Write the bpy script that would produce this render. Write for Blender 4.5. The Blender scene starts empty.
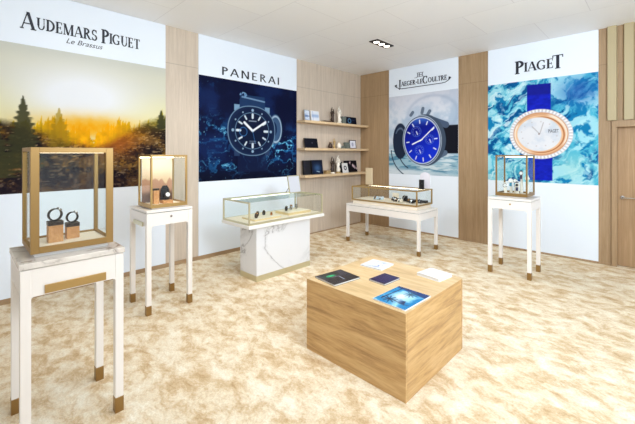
import bpy, math, random
import numpy as np
from mathutils import Vector, Matrix
PI = math.pi
COL = bpy.context.scene.collection
random.seed(4)

# ------------------------------------------------------------------ mesh builder
class MB:
    def __init__(s): s.v = []; s.f = []
    def add(s, vs, fs, M=None):
        n = len(s.v)
        for p in vs:
            p = Vector(p)
            s.v.append(tuple(M @ p) if M else tuple(p))
        s.f += [tuple(i + n for i in f) for f in fs]
        return s
    def box(s, x0, x1, y0, y1, z0, z1, M=None):
        vs = [(x, y, z) for z in (z0, z1) for y in (y0, y1) for x in (x0, x1)]
        return s.add(vs, [(0, 2, 3, 1), (4, 5, 7, 6), (0, 1, 5, 4), (2, 6, 7, 3), (0, 4, 6, 2), (1, 3, 7, 5)], M)
    def lathe(s, prof, n=20, M=None):
        vs = []; fs = []
        for r, z in prof:
            for k in range(n):
                a = 2 * PI * k / n; vs.append((r * math.cos(a), r * math.sin(a), z))
        for i in range(len(prof) - 1):
            for k in range(n):
                k2 = (k + 1) % n
                fs.append((i*n + k, i*n + k2, (i+1)*n + k2, (i+1)*n + k))
        fs.append(tuple(range(n))[::-1]); fs.append(tuple((len(prof)-1)*n + k for k in range(n)))
        return s.add(vs, fs, M)
    def cyl(s, r, z0, z1, n=20, M=None): return s.lathe([(r, z0), (r, z1)], n, M)
    def tube(s, pts, rad, n=10, M=None):
        pts = [Vector(p) for p in pts]
        if not isinstance(rad, (list, tuple)): rad = [rad] * len(pts)
        vs = []; fs = []; up = Vector((0.13, 0.21, 1)).normalized()
        for i, p in enumerate(pts):
            d = (pts[min(i+1, len(pts)-1)] - pts[max(i-1, 0)]).normalized()
            a = d.cross(up)
            if a.length < 1e-3: a = d.cross(Vector((1, 0, 0)))
            a.normalize(); b = d.cross(a).normalized()
            for k in range(n):
                t = 2 * PI * k / n; vs.append(tuple(p + (a * math.cos(t) + b * math.sin(t)) * rad[i]))
        for i in range(len(pts) - 1):
            for k in range(n):
                k2 = (k + 1) % n; fs.append((i*n + k, (i+1)*n + k, (i+1)*n + k2, i*n + k2))
        fs.append(tuple(range(n))); fs.append(tuple((len(pts)-1)*n + k for k in range(n))[::-1])
        return s.add(vs, fs, M)
    def prism(s, poly, O, U, V, W):            # 2-D outline in the plane O,U,V, thickness vector W
        O, U, V, W = map(Vector, (O, U, V, W)); n = len(poly)
        a = [O + U*p[0] + V*p[1] for p in poly]
        vs = a + [p + W for p in a]
        fs = [tuple(range(n))[::-1], tuple(range(n, 2*n))] + [(i, (i+1) % n, n + (i+1) % n, n + i) for i in range(n)]
        return s.add(vs, fs)
    def ring(s, r, w, t, n=28, a0=0, a1=2*PI, M=None):   # flat band, axis x, width w, thickness t
        full = abs(a1 - a0 - 2*PI) < 1e-6; m = n if full else n + 1
        vs = []; fs = []
        for k in range(m):
            a = a0 + (a1 - a0) * k / n
            for rr, x in ((r, -w/2), (r, w/2), (r + t, w/2), (r + t, -w/2)):
                vs.append((x, rr * math.cos(a), rr * math.sin(a)))
        for k in range(n):
            b = (k + 1) % m
            for j in range(4):
                j2 = (j + 1) % 4; fs.append((k*4 + j, k*4 + j2, b*4 + j2, b*4 + j))
        if not full: fs += [(0, 3, 2, 1), ((m-1)*4, (m-1)*4+1, (m-1)*4+2, (m-1)*4+3)]
        return s.add(vs, fs, M)

def wpos(o):
    p = Vector((0, 0, 0))
    while o is not None: p += o.location; o = o.parent
    return p
def obj(name, mb, mat, parent=None, origin=None, bevel=0, smooth=False):
    o0 = wpos(parent) if parent is not None else Vector(origin or (0, 0, 0))
    me = bpy.data.meshes.new(name)
    me.from_pydata([tuple(Vector(v) - o0) for v in mb.v], [], mb.f); me.update()
    import bmesh
    bm = bmesh.new(); bm.from_mesh(me); bmesh.ops.recalc_face_normals(bm, faces=bm.faces); bm.to_mesh(me); bm.free()
    me.materials.append(mat)
    if smooth:
        for p in me.polygons: p.use_smooth = True
    o = bpy.data.objects.new(name, me); COL.objects.link(o)
    if parent is not None: o.parent = parent
    else: o.location = o0
    if bevel:
        b = o.modifiers.new('bevel', 'BEVEL'); b.width = bevel; b.segments = 2; b.limit_method = 'ANGLE'
    return o
def thing(name, label, cat, loc, group=None):
    o = bpy.data.objects.new(name, None); COL.objects.link(o); o.location = loc; o.empty_display_size = .05
    return tag(o, label, cat, group)
def tag(o, label, cat, group=None):
    o['label'] = label; o['category'] = cat
    if group: o['group'] = group
    return o
def struct(name, mb, mat, parent=None, bevel=0):
    o = obj(name, mb, mat, parent, bevel=bevel)
    if parent is None: o['kind'] = 'structure'
    return o
def dup(root, loc, label, group=None):
    r = root.copy(); COL.objects.link(r); r.location = loc; r['label'] = label
    if group: r['group'] = group
    for ch in list(root.children):
        c = ch.copy(); COL.objects.link(c); c.parent = r
        for g in list(ch.children):
            d = g.copy(); COL.objects.link(d); d.parent = c
    return r

# ------------------------------------------------------------------ materials
def lin(c):
    c = np.asarray(c, float)
    return np.where(c <= .04045, c / 12.92, ((c + .055) / 1.055) ** 2.4)
def rgb(r, g, b): return tuple(float(x) for x in lin(np.array([r, g, b]) / 255.)) + (1,)
def mat(name, col, rough=.5, metal=0, coat=0, spec=.5, emit=0):
    m = bpy.data.materials.new(name); m.use_nodes = True; b = m.node_tree.nodes['Principled BSDF']
    b.inputs['Base Color'].default_value = col; b.inputs['Roughness'].default_value = rough
    b.inputs['Metallic'].default_value = metal; b.inputs['Coat Weight'].default_value = coat
    b.inputs['Specular IOR Level'].default_value = spec
    if emit: b.inputs['Emission Color'].default_value = col; b.inputs['Emission Strength'].default_value = emit
    # fine procedural variation so no surface is dead flat
    nt = m.node_tree; n = nt.nodes.new('ShaderNodeTexNoise'); n.inputs['Scale'].default_value = 60
    tc = nt.nodes.new('ShaderNodeTexCoord'); nt.links.new(tc.outputs['Object'], n.inputs['Vector'])
    mr = nt.nodes.new('ShaderNodeMapRange'); mr.inputs['To Min'].default_value = rough * .85; mr.inputs['To Max'].default_value = min(1, rough * 1.15)
    nt.links.new(n.outputs['Fac'], mr.inputs['Value']); nt.links.new(mr.outputs[0], b.inputs['Roughness'])
    return m
def ramp(nt, fac, stops):
    r = nt.nodes.new('ShaderNodeValToRGB'); nt.links.new(fac, r.inputs[0]); e = r.color_ramp.elements
    e[0].position, e[0].color = stops[0]; e[1].position, e[1].color = stops[-1]
    for p, c in stops[1:-1]:
        x = e.new(p); x.color = c
    return r
def noise(nt, vec, scale, detail=4, rough=.5, dist=0):
    n = nt.nodes.new('ShaderNodeTexNoise'); n.inputs['Scale'].default_value = scale; n.inputs['Detail'].default_value = detail
    n.inputs['Roughness'].default_value = rough; n.inputs['Distortion'].default_value = dist
    nt.links.new(vec, n.inputs['Vector']); return n
def mapping(nt, scale=(1, 1, 1), rot=(0, 0, 0), out='Object'):
    tc = nt.nodes.new('ShaderNodeTexCoord'); mp = nt.nodes.new('ShaderNodeMapping')
    mp.inputs['Scale'].default_value = scale; mp.inputs['Rotation'].default_value = rot
    nt.links.new(tc.outputs[out], mp.inputs['Vector']); return mp.outputs[0]
def bump(nt, b, h, strength, dist=.01):
    n = nt.nodes.new('ShaderNodeBump'); n.inputs['Strength'].default_value = strength; n.inputs['Distance'].default_value = dist
    nt.links.new(h, n.inputs['Height']); nt.links.new(n.outputs[0], b.inputs['Normal'])
def wood(name, c0, c1, c2, scale, rough=.5, seams=None, rot=(0, 0, 0), detail=6, big=1.0):
    m = mat(name, c1, rough); nt = m.node_tree; b = nt.nodes['Principled BSDF']
    v = mapping(nt, scale, rot)
    n = noise(nt, v, 1.0, detail, .55, 1.2)
    n2 = noise(nt, v, 6.0, 3, .6)
    mx = nt.nodes.new('ShaderNodeMix'); mx.data_type = 'FLOAT'; mx.inputs[0].default_value = .4 * big
    nt.links.new(n.outputs['Fac'], mx.inputs[2]); nt.links.new(n2.outputs['Fac'], mx.inputs[3])
    r = ramp(nt, mx.outputs[0], [(.3, c0), (.5, c1), (.68, c2)])
    out = r.outputs[0]
    if seams:
        tc = nt.nodes.new('ShaderNodeTexCoord'); sp = nt.nodes.new('ShaderNodeSeparateXYZ'); nt.links.new(tc.outputs['Object'], sp.inputs[0])
        ax, pitch, wd = seams
        mo = nt.nodes.new('ShaderNodeMath'); mo.operation = 'PINGPONG'; mo.inputs[1].default_value = pitch / 2; nt.links.new(sp.outputs[ax], mo.inputs[0])
        cm = nt.nodes.new('ShaderNodeMath'); cm.operation = 'LESS_THAN'; cm.inputs[1].default_value = wd; nt.links.new(mo.outputs[0], cm.inputs[0])
        zz = nt.nodes.new('ShaderNodeMath'); zz.operation = 'COMPARE'; zz.inputs[1].default_value = 2.79; zz.inputs[2].default_value = .006; nt.links.new(sp.outputs['Z'], zz.inputs[0])
        mxx = nt.nodes.new('ShaderNodeMath'); mxx.operation = 'MAXIMUM'; nt.links.new(cm.outputs[0], mxx.inputs[0]); nt.links.new(zz.outputs[0], mxx.inputs[1])
        f = nt.nodes.new('ShaderNodeMath'); f.operation = 'MULTIPLY'; f.inputs[1].default_value = .3; nt.links.new(mxx.outputs[0], f.inputs[0])
        mc = nt.nodes.new('ShaderNodeMix'); mc.data_type = 'RGBA'; nt.links.new(f.outputs[0], mc.inputs[0]); nt.links.new(out, mc.inputs[6])
        mc.inputs[7].default_value = tuple(x * .35 for x in c0[:3]) + (1,); out = mc.outputs[2]
    nt.links.new(out, b.inputs['Base Color'])
    return m
def marble(name, base, vein, scale=3.0, width=.02, amount=.8):
    m = mat(name, base, .18); nt = m.node_tree; b = nt.nodes['Principled BSDF']
    v = mapping(nt, (1, 1, 1), (.4, .6, .3))
    n = noise(nt, v, scale, 6, .55, .8)
    s = nt.nodes.new('ShaderNodeMath'); s.operation = 'SUBTRACT'; s.inputs[1].default_value = .5; nt.links.new(n.outputs['Fac'], s.inputs[0])
    a = nt.nodes.new('ShaderNodeMath'); a.operation = 'ABSOLUTE'; nt.links.new(s.outputs[0], a.inputs[0])
    r = ramp(nt, a.outputs[0], [(0, (1, 1, 1, 1)), (width, (.25, .25, .25, 1)), (width * 3.5, (0, 0, 0, 1))])
    n2 = noise(nt, v, scale * .6, 2, .5)
    r2 = ramp(nt, n2.outputs['Fac'], [(.40, (0, 0, 0, 1)), (.55, (1, 1, 1, 1))])
    mu = nt.nodes.new('ShaderNodeMath'); mu.operation = 'MULTIPLY'; nt.links.new(r.outputs[0], mu.inputs[0]); nt.links.new(r2.outputs[0], mu.inputs[1])
    m2 = nt.nodes.new('ShaderNodeMath'); m2.operation = 'MULTIPLY'; m2.inputs[1].default_value = amount; nt.links.new(mu.outputs[0], m2.inputs[0])
    mc = nt.nodes.new('ShaderNodeMix'); mc.data_type = 'RGBA'; nt.links.new(m2.outputs[0], mc.inputs[0]); mc.inputs[6].default_value = base; mc.inputs[7].default_value = vein
    nt.links.new(mc.outputs[2], b.inputs['Base Color']); return m
def glassmat(name, tint, refl=.9):
    m = bpy.data.materials.new(name); m.use_nodes = True; nt = m.node_tree; nt.nodes.clear()
    o = nt.nodes.new('ShaderNodeOutputMaterial'); t = nt.nodes.new('ShaderNodeBsdfTransparent'); g = nt.nodes.new('ShaderNodeBsdfGlossy')
    t.inputs[0].default_value = tint; g.inputs['Roughness'].default_value = .02
    lw = nt.nodes.new('ShaderNodeLayerWeight'); lw.inputs[0].default_value = .5
    pw = nt.nodes.new('ShaderNodeMath'); pw.operation = 'POWER'; pw.inputs[1].default_value = 4.5; nt.links.new(lw.outputs['Facing'], pw.inputs[0])
    mu = nt.nodes.new('ShaderNodeMath'); mu.operation = 'MULTIPLY_ADD'; mu.inputs[1].default_value = refl * .32; mu.inputs[2].default_value = .015; nt.links.new(pw.outputs[0], mu.inputs[0])
    mx = nt.nodes.new('ShaderNodeMixShader'); nt.links.new(mu.outputs[0], mx.inputs[0]); nt.links.new(t.outputs[0], mx.inputs[1]); nt.links.new(g.outputs[0], mx.inputs[2])
    nt.links.new(mx.outputs[0], o.inputs[0]); return m
def vcol_mat(name, rough=.45, spec=.3):
    m = bpy.data.materials.new(name); m.use_nodes = True; nt = m.node_tree; b = nt.nodes['Principled BSDF']
    a = nt.nodes.new('ShaderNodeVertexColor'); a.layer_name = 'print'; nt.links.new(a.outputs[0], b.inputs['Base Color'])
    b.inputs['Roughness'].default_value = rough; b.inputs['Specular IOR Level'].default_value = spec; return m

M_left = wood('oak_veneer_lit', rgb(184, 168, 152), rgb(200, 184, 166), rgb(212, 197, 180), (1, 22, .9), .5, ('Y', .64, .004))  # same oak as the right wall, its stronger light put into the colour
M_right = wood('oak_veneer_shaded', rgb(142, 114, 82), rgb(160, 131, 97), rgb(176, 147, 112), (22, 1, .9), .5, ('X', .72, .004))  # same oak as the left wall, darkened in colour for its weaker light
M_door = wood('oak_veneer_door', rgb(150, 118, 82), rgb(166, 133, 96), rgb(182, 150, 112), (26, 1, .8), .5)
M_shelf = wood('oak_shelf', rgb(186, 156, 118), rgb(204, 176, 138), rgb(218, 192, 156), (14, 1.2, 14), .45)
M_blockX = wood('oak_block_x', rgb(134, 96, 54), rgb(192, 152, 98), rgb(214, 178, 126), (1.3, 8, 13), .42, None, (0, .13, 0), 7, .8)
M_blockY = wood('oak_block_y', rgb(134, 96, 54), rgb(192, 152, 98), rgb(214, 178, 126), (8, 1.3, 13), .42, None, (.13, 0, 0), 7, .8)
M_blockT = wood('oak_block_top', rgb(184, 152, 106), rgb(206, 176, 130), rgb(220, 194, 152), (1.3, 12, 8), .38, None, (0, 0, .06), 7, .8)
M_tan = wood('oak_small_block', rgb(176, 118, 66), rgb(196, 140, 86), rgb(214, 162, 108), (90, 20, 14), .5)
M_batten = mat('olive_beige_batten', rgb(176, 160, 124), .4)
M_panel = mat('white_panel', rgb(230, 237, 246), .42, 0, 0, .4)
M_ink = mat('dark_ink', rgb(22, 26, 42), .5)
M_white = mat('white_lacquer', rgb(232, 225, 218), .3, 0, .3)
M_brass = mat('brushed_brass', rgb(182, 150, 96), .36, .8)
M_brassd = mat('antique_brass', rgb(156, 124, 76), .38, .8)
M_champ = mat('champagne_metal', rgb(206, 198, 166), .32, .75)
M_marbleW = marble('white_marble', rgb(222, 222, 224), rgb(120, 118, 118), 1.25, .012, .7)
M_marbleB = marble('beige_marble', rgb(218, 210, 200), rgb(124, 106, 92), 6, .03, .9)
M_glass = glassmat('clear_glass', (.97, .985, .98, 1))
M_glassg = glassmat('greenish_glass', (.90, .96, .93, 1), 1.0)
M_cream = mat('cream_leatherette', rgb(240, 226, 204), .55)
M_black = mat('black_satin', rgb(20, 18, 20), .35)
M_dark = mat('dark_bronze', rgb(58, 44, 34), .35, .4)
M_steel = mat('steel', rgb(190, 188, 186), .22, 1)
M_gun = mat('gunmetal', rgb(80, 76, 78), .25, 1)
M_gold = mat('rose_gold', rgb(206, 150, 96), .25, 1)
M_gild = mat('gilt_ceramic', rgb(190, 160, 110), .35, .5)
M_ceram = mat('cream_ceramic', rgb(236, 228, 214), .3, 0, .4)
M_paper = mat('white_paper', rgb(228, 226, 223), .6)
M_navy = mat('navy_cloth', rgb(34, 34, 72), .45)
M_grey = mat('grey_green_box', rgb(104, 112, 104), .5)
M_teal = mat('turquoise_leather', rgb(40, 130, 160), .45)
M_mirror = mat('mirror_glass', rgb(215, 215, 220), .06, 1)
M_led = mat('warm_led', (1, .84, .62, 1), .5, emit=4.5)
M_lampglow = mat('lamp_glow', (1, .93, .82, 1), .5, emit=4)
M_print = vcol_mat('printed_picture', .6, .08)
M_printg = vcol_mat('glossy_cover', .25, .5)
M_pink = mat('pale_pink_acrylic', rgb(222, 218, 226), .2, 0, .4)

# ceiling: white boards with fine joints
def ceil_mat():
    m = mat('white_ceiling', rgb(236, 234, 234), .6); nt = m.node_tree; b = nt.nodes['Principled BSDF']
    v = mapping(nt, (1, 1, 1))
    br = nt.nodes.new('ShaderNodeTexBrick'); nt.links.new(v, br.inputs['Vector'])
    br.inputs['Scale'].default_value = 1; br.inputs['Brick Width'].default_value = 1.2; br.inputs['Row Height'].default_value = .9
    br.inputs['Mortar Size'].default_value = .004; br.inputs['Mortar Smooth'].default_value = .3
    br.inputs['Color1'].default_value = rgb(244, 245, 247); br.inputs['Color2'].default_value = rgb(241, 242, 245); br.inputs['Mortar'].default_value = rgb(222, 222, 226)
    nt.links.new(br.outputs['Color'], b.inputs['Base Color']); return m
def carpet_mat():
    m = mat('cream_shag_carpet', rgb(226, 200, 160), .95, 0, 0, .1); nt = m.node_tree; b = nt.nodes['Principled BSDF']
    v = mapping(nt, (1, 1, 1))
    w = noise(nt, v, 5, 3, .6)
    ad = nt.nodes.new('ShaderNodeMixRGB'); ad.blend_type = 'ADD'; ad.inputs[0].default_value = .10; nt.links.new(v, ad.inputs[1]); nt.links.new(w.outputs['Color'], ad.inputs[2])
    mp = nt.nodes.new('ShaderNodeMapping'); mp.inputs['Scale'].default_value = (1, 1.5, 1); mp.inputs['Rotation'].default_value = (0, 0, .75); nt.links.new(ad.outputs[0], mp.inputs[0])
    n = noise(nt, mp.outputs[0], 5.6, 9, .72, .25)
    r = ramp(nt, n.outputs['Fac'], [(.34, rgb(204, 170, 128)), (.44, rgb(224, 198, 160)), (.52, rgb(240, 223, 194)), (.64, rgb(252, 243, 224))])
    f = noise(nt, v, 75, 5, .75)
    r2 = ramp(nt, f.outputs['Fac'], [(.36, (.82, .79, .74, 1)), (.62, (1, 1, 1, 1))])
    mu = nt.nodes.new('ShaderNodeMixRGB'); mu.blend_type = 'MULTIPLY'; mu.inputs[0].default_value = 1; nt.links.new(r.outputs[0], mu.inputs[1]); nt.links.new(r2.outputs[0], mu.inputs[2])
    nt.links.new(mu.outputs[0], b.inputs['Base Color'])
    hs = nt.nodes.new('ShaderNodeMath'); hs.operation = 'MULTIPLY_ADD'; hs.inputs[1].default_value = .35
    nt.links.new(f.outputs['Fac'], hs.inputs[0]); nt.links.new(n.outputs['Fac'], hs.inputs[2])
    bump(nt, b, hs.outputs[0], .6, .04); return m
M_ceil = ceil_mat(); M_carpet = carpet_mat()

# ------------------------------------------------------------------ room shell
CH = 3.295
struct('floor', MB().box(-.15, 7.6, -9.2, .35, -.1, 0), M_carpet)
struct('ceiling', MB().box(-.15, 7.6, -9.2, .35, CH, CH + .1), M_ceil)
struct('wall_left', MB().box(-.15, 0, -9.2, .35, 0, CH), M_left)
wr = MB().box(0, 4.33, 0, .15, 0, CH).box(4.33, 5.42, 0, .15, 2.0, CH).box(5.42, 7.6, 0, .15, 0, CH)
struct('wall_right', wr, M_right)
struct('trim_1', MB().box(4.33, 4.386, -.025, .15, 0, 1.91).box(5.364, 5.42, -.025, .15, 0, 1.91).box(4.33, 5.42, -.025, .15, 1.91, 2.0), M_right, bevel=.003)
d1 = struct('door_1', MB().box(4.386, 5.364, .07, .115, .006, 1.91), M_door)
h = MB().lathe([(.024, 0), (.024, .008), (.018, .011)], 18, Matrix.Translation((4.437, .07, .945)) @ Matrix.Rotation(PI/2, 4, 'X'))
h.tube([(4.437, .062, .945), (4.437, .02, .945), (4.45, .012, .945), (4.57, .012, .945)], .008)
obj('door_handle', h, M_steel, d1)
for i in range(7):
    x = 4.277 + i * .174
    struct('trim_%d' % (i + 2), MB().prism([(0, 0), (.115, 0), (.105, .05), (.012, .05)], (x, 0, 2.004 if x > 4.3 else 2.004), (1, 0, 0), (0, -1, 0), (0, 0, CH - 2.004)), M_batten)
struct('baseboard_left', MB().box(0, .012, -9.2, -4.33, 0, .055).box(0, .012, -4.33, -1.93, 0, .055).box(0, .012, -1.93, 0, 0, .02), M_right)
struct('baseboard_right', MB().box(.0, 4.33, -.012, 0, 0, .03), M_right)

# ------------------------------------------------------------------ painting helpers
def vn(x, y, s):
    xi = np.floor(x); yi = np.floor(y); fx = x - xi; fy = y - yi
    fx = fx*fx*(3-2*fx); fy = fy*fy*(3-2*fy)
    h = lambda a, b: np.modf(np.abs(np.sin(a*127.1 + b*311.7 + s*74.7) * 43758.5453))[0]
    return (h(xi, yi)*(1-fx) + h(xi+1, yi)*fx)*(1-fy) + (h(xi, yi+1)*(1-fx) + h(xi+1, yi+1)*fx)*fy
def fbm(x, y, s=0, o=5):
    t = 0; a = .5; n = 0
    for i in range(o):
        t = t + a*vn(x*2**i, y*2**i, s+i); n += a; a *= .55
    return t / n
def ss(a, b, x):
    t = np.clip((x-a)/(b-a), 0, 1); return t*t*(3-2*t)
def cmix(a, b, m): return a*(1-m[..., None]) + np.asarray(b, float)*m[..., None] if np.ndim(b) == 1 else a*(1-m[..., None]) + b*m[..., None]
def const(u, c): return np.ones(u.shape + (3,)) * np.asarray(c, float)
def C8(*c): return np.array(c) / 255.
def seg(u, v, a, b):                      # distance to a segment
    ax, ay = a; bx, by = b; dx, dy = bx-ax, by-ay
    t = np.clip(((u-ax)*dx + (v-ay)*dy) / (dx*dx + dy*dy), 0, 1)
    return np.hypot(u-ax-t*dx, v-ay-t*dy)
def inside(d, r, aa=.006): return 1 - ss(r-aa, r+aa, d)
def painted(name, parent, O, U, V, u0, u1, v0, v1, step, fn, material=None):
    nx = int(round((u1-u0)/step)) + 1; ny = int(round((v1-v0)/step)) + 1
    us = np.linspace(u0, u1, nx); vs = np.linspace(v0, v1, ny); gu, gv = np.meshgrid(us, vs)
    o0 = np.array(wpos(parent)); O = np.array(O, float) - o0; U = np.array(U, float); V = np.array(V, float)
    P = O + gu[..., None]*U + gv[..., None]*V
    idx = np.arange(nx*ny).reshape(ny, nx)
    F = np.stack([idx[:-1, :-1], idx[:-1, 1:], idx[1:, 1:], idx[1:, :-1]], -1).reshape(-1, 4)
    me = bpy.data.meshes.new(name); me.from_pydata(P.reshape(-1, 3).tolist(), [], F.tolist()); me.update()
    c = (lin(np.clip(fn(gu, gv), 0, 1)) * .86).reshape(-1, 3); a = me.color_attributes.new('print', 'FLOAT_COLOR', 'POINT')
    a.data.foreach_set('color', np.concatenate([c, np.ones((len(c), 1))], 1).astype(np.float32).ravel())
    me.materials.append(material or M_print)
    o = bpy.data.objects.new(name, me); COL.objects.link(o); o.parent = parent; return o

# ------------------------------------------------------------------ lettering
def stroke(p, q, w):      # slanted bar with flat ends, width measured horizontally
    return [(p[0]-w/2, p[1]), (p[0]+w/2, p[1]), (q[0]+w/2, q[1]), (q[0]-w/2, q[1])]
def rect(x0, y0, x1, y1): return [(x0, y0), (x1, y0), (x1, y1), (x0, y1)]
def arc(cx, cy, rx, ry, a0, a1, T, t, n=14):
    out = []
    for s_ in (1, -1):
        pts = []
        for k in range(n+1):
            a = math.radians(a0 + (a1-a0)*k/n); w = (t + (T-t)*abs(math.cos(a)))/2
            pts.append((cx + (rx + s_*w)*math.cos(a), cy + (ry + s_*w)*math.sin(a)))
        out.append(pts)
    A, B = out
    return [[A[i], A[i+1], B[i+1], B[i]] for i in range(n)]
def glyph(ch, T, t, s):
    g = []
    def stem(x, w=T, lo=0, hi=1, sl=True, sh=True):
        g.append(rect(x-w/2, lo, x+w/2, hi))
        if s and sl: g.append(rect(x-w/2-s, lo, x+w/2+s, lo+t))
        if s and sh: g.append(rect(x-w/2-s, hi-t, x+w/2+s, hi))
    e = T/2
    if ch == 'A':
        g.append(stroke((.06, 0), (.40, 1), t*1.2)); g.append(stroke((.76, 0), (.42, 1), T)); g.append(rect(.18, .3, .62, .3+t))
        if s: g.append(rect(-.04, 0, .18, t)); g.append(rect(.58, 0, .92, t))
        return g, .86
    if ch == 'U':
        g.append(rect(e, .34, e+T, 1)); g.append(rect(.72-t, .34, .72, 1))
        g += arc((e+T/2+.72-t/2)/2, .36, (.72-t/2-e-T/2)/2, .33, 180, 360, t*2.2 if s else T, t*1.2)
        if s: g.append(rect(e-s, 1-t, e+T+s, 1)); g.append(rect(.72-t-s, 1-t, .72+s, 1))
        return g, .82
    if ch == 'D':
        stem(.16, sl=True); g += arc(.2, .5, .5, .5-t/2, -90, 90, T, t); return g, .82
    if ch == 'O':
        g += arc(.44, .5, .38, .5-t/2, 0, 360, T, t, 26); return g, .9
    if ch in 'CG':
        g += arc(.44, .5, .38, .5-t/2, 42, 318, T, t, 22)
        if s: g.append(rect(.72-t, .68, .72, .92))
        if ch == 'G': g.append(rect(.66-e/2, .06, .66+e, .42)); g.append(rect(.5, .42-t, .66+e+(s/2), .42))
        elif s: g.append(rect(.72-t, .1, .72, .3))
        return g, .86
    if ch in 'EL':
        stem(.16); g.append(rect(.16, 0, .6, t))
        if s: g.append(rect(.6-t, 0, .6, .24))
        if ch == 'E':
            g.append(rect(.16, 1-t, .58, 1)); g.append(rect(.16, .5-t/2, .48, .5+t/2))
            if s: g.append(rect(.58-t, .78, .58, 1)); g.append(rect(.48-t, .38, .48, .62))
        return g, .68
    if ch == 'M':
        stem(.1, t*1.2, sh=False); g.append(stroke((.14, 1), (.46, 0), T)); g.append(stroke((.46, 0), (.8, 1), t*1.2)); stem(.84, T, sh=False)
        if s: g.append(rect(0, 1-t, .2, 1)); g.append(rect(.74, 1-t, .98, 1))
        return g, 1.0
    if ch == 'N':
        stem(.12, t*1.2 if s else T); g.append(stroke((.14, 1), (.68, 0), T)); stem(.7, t*1.2 if s else T, sl=False); return g, .84
    if ch in 'RP':
        stem(.16); g += arc(.2, .74, .33, .26-t/2, -90, 90, T, t)
        if ch == 'R': g.append(stroke((.66, 0), (.34, .5), T)); (s and g.append(rect(.56, 0, .82, t)))
        return g, (.78 if ch == 'R' else .64)
    if ch == 'S':
        g += arc(.3, .74, .2, .26-t/2, 30, 250, T*.7, t*1.6); g += arc(.3, .26, .22, .26-t/2, -150, 75, T*.8, t*1.6)
        g.append([(.2, .6), (.26, .5), (.44, .4), (.36, .52)])
        if s: g.append(rect(.48, .72, .48+t, .98)); g.append(rect(.06, .02, .06+t, .28))
        return g, .6
    if ch == 'I': stem(.12); return g, .26
    if ch == 'J':
        g.append(rect(.2-e, .05, .2+e, 1)); (s and g.append(rect(.2-e-s, 1-t, .2+e+s, 1))); g += arc(.06, .02, .14, .2, 270, 360, T*.8, t); return g, .38
    if ch == 'T':
        stem(.36, sh=False); g.append(rect(.02, 1-t, .7, 1))
        if s: g.append(rect(.02, .8, .02+t, 1)); g.append(rect(.7-t, .8, .7, 1))
        return g, .72
    if ch == '-': g.append(rect(.03, .30, .32, .44)); return g, .34
    return g, .45
def lettering(name, runs, parent, O, U, V, W, height, width, T=.17, t=.05, s=.07, gap=.1):
    """runs: list of (text, scale, rise); fitted to width; O = lower left"""
    ls = []; x = 0
    for text, sc, dy in runs:
        for ch in text:
            g, adv = glyph(ch, T, t, s)
            if g: ls.append([[(x + a*sc, (b*sc + dy)) for a, b in p] for p in g])
            x += (adv + gap) * sc
    k = width / x
    for g in ls:
        mb = MB()
        for p in g: mb.prism([(a*k, b*height) for a, b in p], O, U, V, W)
        obj(name, mb, M_ink, parent)
def fonttext(name, text, parent, O, U, V, height, mat_, shear=0, width=None):
    c = bpy.data.curves.new(name, 'FONT'); c.body = text; c.size = 1; c.shear = shear; c.extrude = .01
    tmp = bpy.data.objects.new(name, c); COL.objects.link(tmp)
    me = bpy.data.meshes.new_from_object(tmp.evaluated_get(bpy.context.evaluated_depsgraph_get()))
    bpy.data.objects.remove(tmp)
    vs = [v.co.copy() for v in me.vertices]; mx = max(v.x for v in vs); my = max(v.y for v in vs)
    kx = (width / mx) if width else height / my; ky = height / my
    U = Vector(U); V = Vector(V); Wd = U.cross(V); O = Vector(O) - wpos(parent)
    for v in me.vertices: v.co = O + U*(v.co.x*kx) + V*(v.co.y*ky) + Wd*(v.co.z*.08)
    me.materials.append(mat_); o = bpy.data.objects.new(name, me); COL.objects.link(o); o.parent = parent; return o

# ------------------------------------------------------------------ advertising panels
PT = .012                                                     # panel thickness
LU, LV, LW = (0, 1, 0), (0, 0, 1), (.004, 0, 0)             # on the left wall (faces +x)
RU, RV, RW = (1, 0, 0), (0, 0, 1), (0, -.004, 0)            # on the right wall (faces -y)
def panel(label, wall, a, b, zb):
    if wall == 'L':
        t = thing('advertising_panel', label, 'wall panel', (0, (a+b)/2, zb)); bd = MB().box(.001, PT, a, b, zb, CH - .003)
    else:
        t = thing('advertising_panel', label, 'wall panel', ((a+b)/2, 0, zb)); bd = MB().box(a, b, -PT, -.001, zb, CH - .003)
    obj('board', bd, M_panel, t); return t

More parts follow.
